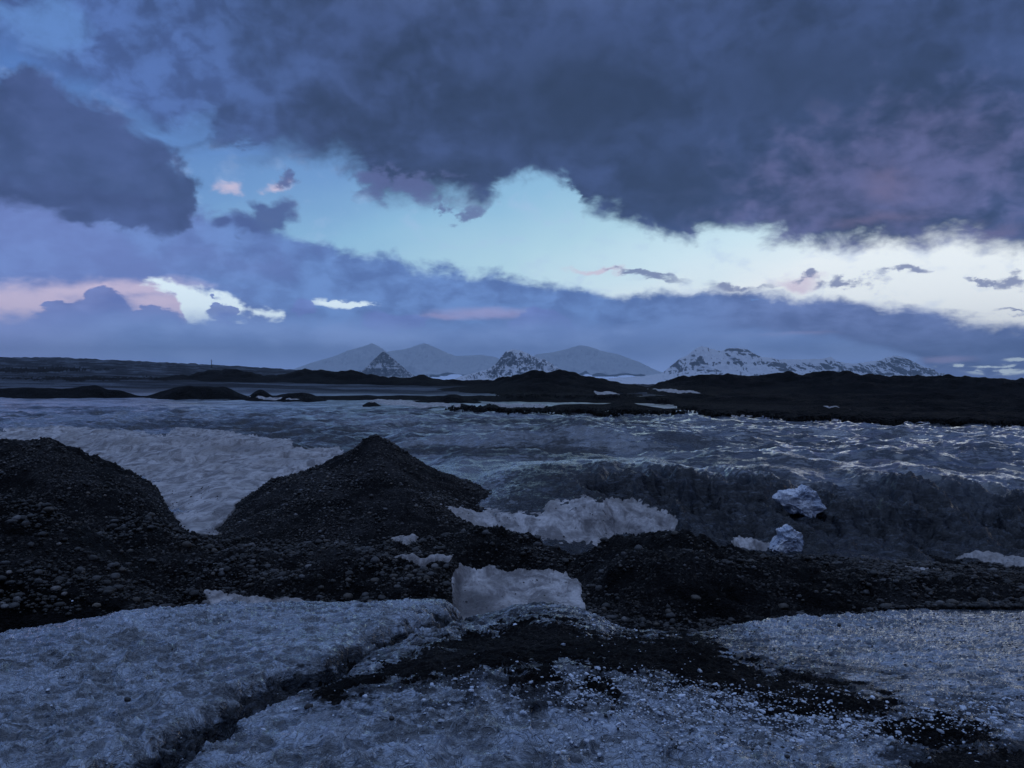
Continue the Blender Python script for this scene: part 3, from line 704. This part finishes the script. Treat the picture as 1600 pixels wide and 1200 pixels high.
# ----------------------------------------------------------------- far mountains
def mountain_mat(rock=0.5, strata=1.0):
    m, g, b = new_mat('mountain_snow'); p = pos(g)
    ng = g.node('ShaderNodeNewGeometry').outputs['Normal']
    nzv = g.sep(ng)[2]; s = g.sep(p)
    n1 = g.noise(g.vm('SCALE', p, scale=1/600.0), 1.0, 4, 0.55)
    lay = g.noise(g.vec(g.mul(s[0], 1/2600.0), g.mul(s[1], 1/2600.0), g.ma(n1, 0.8, g.mul(s[2], 1/95.0))), 1.0, 2, 0.5)
    stk = g.noise(g.vec(g.mul(s[0], 1/130.0), g.mul(s[1], 1/700.0), g.mul(s[2], 1/420.0)), 1.0, 3, 0.55, 0.4)
    f = g.add(g.mul(g.sub(lay, 0.5), 1.5*strata), g.ma(g.sub(stk, 0.5), 1.5, g.mul(g.sub(n1, 0.5), 0.7)))
    f = g.add(f, g.ss(nzv, 0.93, 0.70, -0.30, 0.45, 'LINEAR'))
    f = g.add(f, attr(g, 'crag'))
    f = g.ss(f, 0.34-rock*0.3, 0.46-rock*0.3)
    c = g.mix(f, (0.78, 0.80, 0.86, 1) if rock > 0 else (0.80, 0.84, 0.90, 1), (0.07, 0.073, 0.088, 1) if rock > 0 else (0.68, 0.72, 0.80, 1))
    g.put(b.inputs['Base Color'], c); b.inputs['Roughness'].default_value = 0.85
    return m
def mountain(label, D0, sil, wf, wb, mat, seed, rough=1.0, crags=()):
    nx, ny = 420, 150
    u0, u1 = sil[0][0], sil[-1][0]
    u = np.linspace(u0, u1, nx); t = np.linspace(-1, 1, ny)
    v = gsmooth(np.interp(u, [s[0] for s in sil], [s[1] for s in sil]), 2)
    D = D0+np.where(t < 0, t*wf, t*wb)
    Dg, ug = np.meshgrid(D, u, indexing='ij'); tg = np.repeat(t[:, None], nx, 1)
    X = (ug-800)/1200*D0; Y = Dg.copy()
    zs = zz(v, D0)[None, :]-zz(v.max(), D0)
    width = (u1-u0)/1200*D0
    sp = width/14
    w1 = fbm(X/sp/2, Y/sp/2, seed, 3)*0.30
    a = np.abs(tg)
    s = np.clip(1-a*(1+w1*a), 0, 1)
    base = zs*(s**1.15)
    rg = 1-np.abs(fbm(X/sp+w1, Y/sp*0.35, seed+5, 5, 0.55))*1.6
    rg2 = fbm(X/sp*3, Y/sp*1.4, seed+9, 5, 0.6)
    env = np.clip(a*4, 0.04, 1)*np.clip(zs/max(zs.max(), 1)*2.5, 0, 1)
    Z = zz(v.max(), D0)+base + (rg-0.8)*zs.max()*0.22*env*s*rough + rg2*zs.max()*0.05*rough*np.clip(env, 0.25, 1)*s - (1-s)*60
    crag = np.zeros_like(Z)
    for cu, cv, ru, rv, am in crags:
        V = 600-Z/Y*1200
        crag += am*np.exp(-((ug-cu)/ru)**2-((V-cv)/rv)**2)
    co = np.stack([X, Y, Z], -1).reshape(-1, 3)
    j, i = np.meshgrid(np.arange(ny-1), np.arange(nx-1), indexing='ij'); k = (j*nx+i).ravel()
    me = bpy.data.meshes.new('mountain'); me.from_pydata(co.tolist(), [], np.stack([k, k+1, k+nx+1, k+nx], 1).tolist())
    me.polygons.foreach_set('use_smooth', np.ones(len(me.polygons), bool))
    at = me.attributes.new('crag', 'FLOAT', 'POINT'); at.data.foreach_set('value', crag.ravel().astype(np.float32))
    me.materials.append(mat); o = bpy.data.objects.new('mountain', me); C.objects.link(o)
    o['kind'] = 'structure'; o['label'] = label
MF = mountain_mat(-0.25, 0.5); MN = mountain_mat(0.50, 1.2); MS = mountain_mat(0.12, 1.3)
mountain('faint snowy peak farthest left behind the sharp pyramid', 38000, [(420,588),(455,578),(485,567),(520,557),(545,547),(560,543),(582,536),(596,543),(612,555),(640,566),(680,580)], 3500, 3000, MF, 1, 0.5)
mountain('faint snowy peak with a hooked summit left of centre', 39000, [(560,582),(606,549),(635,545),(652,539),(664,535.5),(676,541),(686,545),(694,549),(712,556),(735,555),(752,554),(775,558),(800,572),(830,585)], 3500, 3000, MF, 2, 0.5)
mountain('small sharp snow pyramid streaked with rock', 15000, [(556,588),(570,576),(582,564),(592,554),(599,548),(606,553),(616,562),(628,572),(640,582),(655,592)], 900, 900, MN, 3, 1.0)
mountain('rocky snow covered peak behind the dark conical hill', 15500, [(700,594),(730,585),(762,577),(775,568),(783,557),(790,549),(800,545.5),(812,547),(825,552),(838,558),(850,561),(862,568),(880,580),(905,592)], 1500, 1500, MN, 4, 1.1, [(856,563,16,5,.3),(790,560,14,10,.1)])
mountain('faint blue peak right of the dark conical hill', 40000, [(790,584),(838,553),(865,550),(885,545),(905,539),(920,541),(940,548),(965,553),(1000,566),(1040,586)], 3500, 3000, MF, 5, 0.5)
mountain('broad snow mountain with a dark crag on its shoulder', 16000, [(930,596),(960,590),(1000,588),(1035,583),(1048,572),(1062,560),(1075,554),(1086,545),(1096,540),(1112,545),(1128,548),(1138,543),(1152,543),(1166,545),(1180,553),(1192,558),(1204,558),(1228,566),(1260,582),(1300,596)], 2200, 2000, MS, 6, 0.8,
         [(1146,546,16,5,.7),(1166,549,12,4,.6),(1178,556,8,5,.5),(1205,572,18,12,.75),(1072,569,14,3,.35),(1090,545,8,2,.4)])
mountain('rocky ridge with banded cliffs ending the range at right', 17000, [(1180,592),(1205,572),(1215,561),(1250,561),(1285,560),(1298,557),(1305,564),(1330,568),(1350,566),(1368,563),(1378,562),(1385,558),(1394,556),(1404,555),(1412,558),(1420,561),(1428,566),(1438,570),(1446,574),(1453,583),(1470,594)], 1700, 1500, MN, 7, 1.0,
         [(1305,565,14,6,.4),(1400,570,46,12,.28),(1240,563,40,4,-.5)])

# ----------------------------------------------------------------- loose stones and chips
rng = np.random.default_rng(7)
def ico(sub):
    import bmesh
    bm = bmesh.new(); bmesh.ops.create_icosphere(bm, subdivisions=sub, radius=1.0)
    bm.verts.ensure_lookup_table()
    v = np.array([x.co[:] for x in bm.verts]); f = np.array([[y.index for y in x.verts] for x in bm.faces]); bm.free(); return v, f
def stone_shape(sub, seed, angular=0.0, flat=0.6):
    r = np.random.default_rng(seed); v, f = ico(sub)
    d = np.ones(len(v))
    nc = int(9+angular*6)
    N = r.normal(size=(nc, 3)); N /= np.linalg.norm(N, axis=1)[:, None]
    for n in N:                                            # planes that cut the ball
        c = r.uniform(0.62, 0.95) if angular < 0.5 else r.uniform(0.42, 0.85)
        dp = v@n
        d = np.minimum(d, np.where(dp > 1e-3, c/np.maximum(dp, 1e-3), 9))
    if angular < 0.5: d = 0.45*d+0.55*(0.85)
    off = np.array([mnoise.noise((p*1.7+seed*3.1).tolist()) for p in v])
    d = d*(1+0.14*off)
    v = v*d[:, None]*np.array([1, r.uniform(0.65, 0.95), r.uniform(flat-0.1, flat+0.15)])
    return v, f
def mat_stone():
    m, g, b = new_mat('stone'); tint = attr(g, 'tint'); warm = attr(g, 'warm')
    oc = g.node('ShaderNodeTexCoord').outputs['Object']
    n = g.noise(oc, 3.0, 5, 0.7)
    n = g.noise(pos(g), 60.0, 4, 0.7)
    c = g.mix(warm, (0.92, 0.95, 1.05, 1), (1.15, 0.97, 0.78, 1))
    c = g.vm('SCALE', c, scale=g.mul(tint, g.ss(n, 0.3, 0.7, 0.65, 1.2)))
    g.put(b.inputs['Base Color'], c); b.inputs['Roughness'].default_value = 0.62
    g.put(b.inputs['Normal'], bump(g, n, 0.006, 0.8))
    return m
def mat_chip():
    m, g, b = new_mat('ice_chip'); tint = attr(g, 'tint')
    n = g.noise(pos(g), 45.0, 4, 0.7)
    c = g.mix(g.ss(n, 0.3, 0.7), (0.55, 0.63, 0.78, 1), (0.85, 0.9, 0.98, 1))
    g.put(b.inputs['Base Color'], g.vm('SCALE', c, scale=tint)); b.inputs['Roughness'].default_value = 0.18; b.inputs['IOR'].default_value = 1.31
    g.put(b.inputs['Normal'], bump(g, n, 0.01, 0.7))
    return m
STONE, CHIP = mat_stone(), mat_chip()
elev = Ztop/YY
cm = np.maximum.accumulate(elev, axis=0); cmp_ = np.vstack([np.full((1, NU), -9.0), cm[:-1]])
VIS = elev >= cmp_-0.004
Vtop = 600-elev*1200
dU = np.gradient(US)[None, :]/1200*YY; dD = np.gradient(DS)[:, None]+0*YY
AREA = dU*dD
inframe = (UU > -60) & (UU < 1660)
def scatter(n, dens, lo, hi, med, sig, sink=0.2, minpx=1.2):
    w = (AREA*dens*VIS*inframe).ravel(); w = w/w.sum()
    k = rng.choice(w.size, size=n, p=w); jj, ii = np.unravel_index(k, (ND, NU))
    r = np.clip(med*np.exp(rng.normal(size=n)*sig), lo, hi)
    x = XX[jj, ii]+rng.uniform(-.5, .5, n)*dU[jj, ii]; y = YY[jj, ii]+rng.uniform(-.5, .5, n)*dD[jj, ii]
    x = x*1.0
    z = Ztop[jj, ii]-r*sink
    if med > 0.012:
        on = OWNER[jj, ii]; r = r*np.where((on == names.index('cone')) | (on == names.index('far_left')), 0.78, 1.0)
        r = np.where(LAYER[jj, ii] == 2, r*0.5, r)
    keep = r/y*2400 > minpx
    return [dict(x=x[q], y=y[q], z=z[q], r=r[q], j=jj[q], i=ii[q], rz=rng.uniform(0, 6.28), px=r[q]/y[q]*2400) for q in np.nonzero(keep)[0]]
lump = smooth(fbm(XX*0.7, YY*0.7, 501, 5, 0.6), -0.30, 0.5)
isg = (LAYER == 1) & (YY > 8) & (YY < 20)
own = OWNER
stony = isg*(0.22+1.6*lump)*np.where(own == names.index('right'), 0.35, 1.0)*np.where(own == names.index('cone'), 0.85, 1.0)*np.where(own == names.index('far_left'), 0.7, 1.0)*np.where(own == 0, 1.3, 1.0) + 0.07*(LAYER == 2)*(YY > 8)*(YY < 20)*lump
S = scatter(32000, stony, 0.010, 0.078, 0.018, 0.58, -0.12)
blockpx = [(760,1082,130,26,1.3),(900,1075,120,26,1.0),(1010,1090,160,30,.9),(1130,1100,140,22,1.2),(1300,1095,80,18,.6),(1420,1125,170,24,1.3),(1560,1110,90,24,.8),(620,1110,120,24,.5),(1000,1150,260,40,.5),(1250,1140,170,24,1.0),(960,975,40,8,1.3)]
cd = np.zeros_like(YY)
nearm = (YY < 8.6)
for u_, v_, ru, rv, a_ in blockpx: cd += a_*np.exp(-((UU-u_)/ru)**2-((Vtop-v_)/rv)**2)
cd = (cd+0.03)*nearm*np.where(LAYER == 1, 0.4, 1.0)*(0.3+lump*1.4)*(0.35+0.65*(UU > 500))
Cc = scatter(7500, cd, 0.003, 0.026, 0.0068, 0.50, -0.1, 1.0)
dsd = nearm*(LAYER == 0)*(0.06+cd*1.0+0.5*smooth(UU, 900, 1200))*(0.15+0.85*(UU > 480))
Sd = scatter(2600, dsd, 0.003, 0.02, 0.0062, 0.50, 0.1, 1.0)
for s in Sd: s['dark'] = True
# a few singular stones
def at_px(u, v, lo=2.0, hi=30.0):
    i = int(np.argmin(np.abs(US-u))); col = Vtop[:, i].copy(); col[(DS < lo) | (DS > hi) | ~VIS[:, i]] = 1e9
    j = int(np.argmin(np.abs(col-v))); return i, j
special = [(200,1094,0.022,0.02,'lone dark flat stone on the left ice slab','d'), (483,1105,0.026,0.015,'black stone on ice beside the meltwater groove','d'),
           (612,1123,0.020,0.02,'black stone standing on ice right of the groove','d'), (957,1108,0.019,0.015,'blackish stone at the centre of the gritty foreground ice','d'),
           (1312,978,0.030,0.02,'dark stone near the far edge of the right ice slab','d'), (88,920,0.062,0.12,'large pale flat stone on the lower left gravel mound','m'),
           (100,928,0.045,0.15,'pale stone touching the large flat one on the left mound','m'), (578,942,0.055,0.11,'round brown stone at the rim of the left ice slab','m'),
           (13,896,0.04,0.2,'whitish stone at the left frame edge on black gravel','m'), (92,850,0.036,0.13,'light stone high on the lower left gravel mound','m'),
           (152,946,0.05,0.11,'brownish stone low on the left gravel mound','m')]

def tag(o, label, cat, group=None):
    o['label'] = label; o['category'] = cat
    if group: o['group'] = group
def mesh_from(name, v, f, tint, warm, mat, smooth_=True):
    me = bpy.data.meshes.new(name); nv, nf = len(v), len(f)
    me.vertices.add(nv); me.vertices.foreach_set('co', np.asarray(v, np.float32).ravel())
    me.loops.add(nf*3); me.loops.foreach_set('vertex_index', np.asarray(f, np.int32).ravel())
    me.polygons.add(nf); me.polygons.foreach_set('loop_start', np.arange(0, nf*3, 3, dtype=np.int32)); me.polygons.foreach_set('loop_total', np.full(nf, 3, np.int32))
    me.polygons.foreach_set('use_smooth', np.full(nf, smooth_, bool))
    for k, a in (('tint', tint), ('warm', warm)):
        at = me.attributes.new(k, 'FLOAT', 'POINT'); at.data.foreach_set('value', (np.zeros(nv)+a).astype(np.float32))
    me.update(calc_edges=True); me.materials.append(mat); return me
def joined(name, items, shapes, tintf, mat, label, smooth_=True):
    V, F, T, W = [], [], [], []; off = 0
    for s in items:
        v, f = shapes[rng.integers(len(shapes))]; c_, s_ = math.cos(s['rz']), math.sin(s['rz'])
        vv = v*s['r']; x = vv[:, 0]*c_-vv[:, 1]*s_+s['x']; y = vv[:, 0]*s_+vv[:, 1]*c_+s['y']
        V.append(np.stack([x, y, vv[:, 2]+s['z']], 1)); F.append(f+off); off += len(v)
        t, w = tintf(s); T.append(np.full(len(v), t)); W.append(np.full(len(v), w))
    me = mesh_from(name, np.concatenate(V), np.concatenate(F), np.concatenate(T), np.concatenate(W), mat, smooth_)
    o = bpy.data.objects.new(name, me); C.objects.link(o); o['kind'] = 'stuff'; o['label'] = label
def stone_tint(s):
    if s.get('dark'): return rng.uniform(0.012, 0.035), rng.uniform(0, .5)
    t = 0.009+0.12*rng.random()**4
    o_ = names[own[s['j'], s['i']]]
    t *= 0.5 if o_ == 'near_left' else 1.3 if o_ in ('far_left', 'cone') else 0.8
    return t, rng.random()**1.5
shp_s = [stone_shape(1, k) for k in range(14)]; shp_c = [stone_shape(1, 50+k, 1.0, 0.5) for k in range(14)]
big_s = [stone_shape(3, 100+k) for k in range(16)]; big_c = [stone_shape(2, 150+k, 1.0, 0.5) for k in range(12)]
alls = sorted(S+Sd, key=lambda s: -s['px'])
NI = 300-len(special)
ind, rest = alls[:NI], alls[NI:]
where = {'near_left': ('lower left gravel mound', 'stones on the lower left gravel mound'), 'far_left': ('gravel hill behind the lower left mound', 'stones on the gravel hill at left'),
         'cone': ('pointed gravel cone', 'stones on the pointed gravel cone'), 'middle': ('stony bank in front of the gravel cone', 'stones on the bank before the cone'),
         'right': ('dark bank right of the snow bed', 'stones on the dark right bank'), 'ice': ('gravel bed behind the ice slabs', 'stones in the gravel bed')}
variants = {}
def stone_obj(s, tone, nm='stone', shapes=big_s, mat=STONE, smooth_=True):
    k = (nm, int(rng.integers(len(shapes))), tone)
    if k not in variants:
        v, f = shapes[k[1]]; tv, w = tone
        variants[k] = mesh_from(nm, v, f, tv, w, mat, smooth_)
    o = bpy.data.objects.new(nm, variants[k]); C.objects.link(o)
    o.location = (s['x'], s['y'], s['z']); o.scale = (s['r'],)*3; o.rotation_euler = (0, 0, s['rz'])
    return o
tones = {'black': (0.010, 0.2), 'dark grey': (0.022, 0.2), 'mid grey': (0.048, 0.1), 'brownish': (0.045, 0.9), 'pale grey': (0.13, 0.3)}
for s in ind:
    if s.get('dark'):
        o = stone_obj(s, tones['black']); tag(o, 'small black stone resting on bare foreground ice', 'stone', 'small black stones on the foreground ice'); continue
    tn = rng.choice(['black', 'dark grey', 'mid grey', 'brownish', 'pale grey'], p=[.26, .34, .2, .12, .08])
    w = where[names[own[s['j'], s['i']]]] if names[own[s['j'], s['i']]] in where else where['ice']
    o = stone_obj(s, tones[tn]); tag(o, '%s rounded stone lying on the %s' % (tn, w[0]), 'stone', '%s %s' % (tn, w[1]))
for u, v, r, tv, lab, kd in special:
    i, j = at_px(u, v); px = r
    s = dict(x=XX[j, i], y=YY[j, i], z=Ztop[j, i]+r*0.15, r=r, rz=rng.uniform(0, 6))
    o = stone_obj(s, (tv, 0.5 if 'brown' not in lab else 1.0)); tag(o, lab, 'stone')
joined('loose_gravel', rest, shp_s, stone_tint, STONE, 'countless smaller stones covering the gravel mounds')
Cc = sorted(Cc, key=lambda s: -s['px'])
ctone = [(0.55, 0), (0.75, 0), (0.95, 0)]
for s in Cc[:300]:
    k = int(rng.integers(3)); o = stone_obj(s, ctone[k], 'ice_chip', big_c, CHIP, False)
    zone = 'centre' if s['i'] < np.searchsorted(US, 1050) else 'right'
    if s['i'] < np.searchsorted(US, 700): zone = 'left'
    tag(o, '%s ice chip on the gritty ice at the foreground %s' % (('dull grey', 'pale blue', 'bright white')[k], zone), 'ice chip', '%s ice chips, foreground %s' % (('dull grey', 'pale blue', 'bright white')[k], zone))
joined('ice_crumbs', Cc[300:], shp_c, lambda s: (rng.uniform(0.4, 1.0), 0), CHIP, 'countless small ice crumbs over the foreground ice', False)

# ----------------------------------------------------------------- ice blocks
def block_mat():
    m, g, b = new_mat('block_ice'); p = pos(g)
    n = g.noise(p, 9.0, 6, 0.7); n2 = g.noise(p, 40.0, 4, 0.65); big = g.noise(p, 2.6, 3, 0.5)
    c = g.mix(g.ss(n, 0.38, 0.62), (0.42, 0.46, 0.56, 1), (0.90, 0.92, 0.97, 1))
    c = g.mix(g.mul(g.ss(big, 0.47, 0.6), 0.7), c, (0.42, 0.50, 0.64, 1))
    c = g.mix(g.mul(g.ss(n2, 0.57, 0.7), 0.6), c, (0.10, 0.11, 0.13, 1))
    g.put(b.inputs['Base Color'], c); b.inputs['Roughness'].default_value = 0.3; b.inputs['IOR'].default_value = 1.31
    g.put(b.inputs['Normal'], bump(g, g.ma(n2, 0.4, n), 0.03, 0.8)); return m
BLOCK = block_mat()
def ice_block(outline, base, thick, label, seed):
    D = float(DS[at_px(base[0], base[1], 11, 22)[1]])+thick*0.25
    P = np.array([((u-800)/1200*D, -(v-600)/1200*D) for u, v in outline]); c = P.mean(0); P = P-c
    v, f = ico(5)
    ph = np.arctan2(v[:, 2], v[:, 0]); R = np.zeros(len(v))
    for i in range(len(P)):
        a, b = P[i], P[(i+1) % len(P)]
        d = np.stack([np.cos(ph), np.sin(ph)], 1); e = b-a
        den = d[:, 0]*(-e[1])+d[:, 1]*e[0]
        den = np.where(np.abs(den) < 1e-9, 1e-9, den)
        t = (a[0]*(-e[1])+a[1]*e[0])/den; s = (d[:, 0]*a[1]-d[:, 1]*a[0])/den
        ok = (t > 0) & (s >= -1e-6) & (s <= 1+1e-6); R = np.where(ok, np.maximum(R, t), R)
    s = np.sqrt(v[:, 0]**2+v[:, 2]**2)
    q = np.clip(s*1.25, 0, 1)
    o3 = np.array([[mnoise.noise((p*2.2+seed+k*9).tolist()) for k in range(3)] for p in v])
    X = R*np.cos(ph)*q; Zc = R*np.sin(ph)*q; Y = np.sign(v[:, 1])*thick*np.abs(v[:, 1])**0.7
    fac = np.array([mnoise.cell((p*3.3+seed).tolist()) for p in v])*0.02
    fn = np.array([mnoise.fractal((p*4+seed).tolist(), 0.6, 2.0, 4) for p in v])*0.035
    V = np.stack([X, Y, Zc], 1)+o3*np.array([0.012, 0.06, 0.012])+(v*(fn+fac)[:, None])
    me = bpy.data.meshes.new('ice_block'); me.from_pydata(V.tolist(), [], f.tolist()); me.materials.append(BLOCK)
    o = bpy.data.objects.new('ice_block', me); C.objects.link(o); o.location = (c[0], D, c[1]); tag(o, label, 'ice block')
ice_block([(1211,779),(1221,768),(1245,767),(1252,762),(1256,758),(1262,763),(1272,769),(1277,781),(1286,792),(1278,797),(1270,801),(1262,812),(1252,808),(1245,800),(1232,800),(1228,791),(1216,786)], (1250,806), 0.28, 'larger jagged white ice block perched on the dark ice slope', 3)
ice_block([(1203,858),(1212,846),(1220,838),(1216,830),(1226,826),(1232,821),(1240,830),(1248,834),(1250,846),(1247,858),(1238,864),(1218,864)], (1228,858), 0.24, 'smaller blue tinged ice block below the larger one', 8)

# ----------------------------------------------------------------- thin mast on the skyline
def mast():
    i, j = at_px(331, 574.5, 900, 2100); x, y, z = XX[j, i], YY[j, i], Ztop[j, i]
    e = bpy.data.objects.new('mast', None); C.objects.link(e); e.location = (x, y, z); tag(e, 'thin dark mast standing on the distant glacier skyline', 'mast')
    def tube(nm, r0, r1, z0, z1, n=8, rot=None):
        v = [(r*math.cos(a*2*math.pi/n), r*math.sin(a*2*math.pi/n), zz_) for r, zz_ in ((r0, z0), (r1, z1)) for a in range(n)]
        f = [(a, (a+1) % n, n+(a+1) % n, n+a) for a in range(n)]+[tuple(range(n-1, -1, -1)), tuple(range(n, 2*n))]
        me = bpy.data.meshes.new(nm); me.from_pydata(v, [], f); me.materials.append(STONEDARK); o = bpy.data.objects.new(nm, me); C.objects.link(o); o.parent = e; return o
    tube('pole', 0.55, 0.3, -1, 12.0); tube('footing', 1.3, 1.1, -1.5, 1.2)
    c_ = tube('crossarm', 0.2, 0.2, -1.6, 1.6); c_.location = (0, 0, 9.5); c_.rotation_euler = (0, math.pi/2, 0)
STONEDARK, g_, b_ = new_mat('dark_metal'); b_.inputs['Roughness'].default_value = 0.6
g_.put(b_.inputs['Base Color'], g_.mix(g_.noise(pos(g_), 2.0), (0.02, 0.022, 0.026, 1), (0.05, 0.05, 0.055, 1)))
mast()

# ----------------------------------------------------------------- air
def haze():
    x, y0, y1, z0, z1 = 88000, -400, 47000, -160, 2200
    v = [(-x, y0, z0), (x, y0, z0), (x, y1, z0), (-x, y1, z0), (-x, y0, z1), (x, y0, z1), (x, y1, z1), (-x, y1, z1)]
    f = [(0, 3, 2, 1), (4, 5, 6, 7), (0, 1, 5, 4), (1, 2, 6, 5), (2, 3, 7, 6), (3, 0, 4, 7)]
    me = bpy.data.meshes.new('haze'); me.from_pydata(v, [], f); o = bpy.data.objects.new('haze', me); C.objects.link(o); o['kind'] = 'stuff'
    m = bpy.data.materials.new('haze'); m.use_nodes = True; t = m.node_tree; t.nodes.clear()
    pv = t.nodes.new('ShaderNodeVolumePrincipled'); ou = t.nodes.new('ShaderNodeOutputMaterial'); t.links.new(pv.outputs[0], ou.inputs['Volume'])
    pv.inputs['Color'].default_value = (0.60, 0.80, 1.0, 1); pv.inputs['Density'].default_value = 3.3e-5; pv.inputs['Anisotropy'].default_value = 0.1
    me.materials.append(m)
haze()
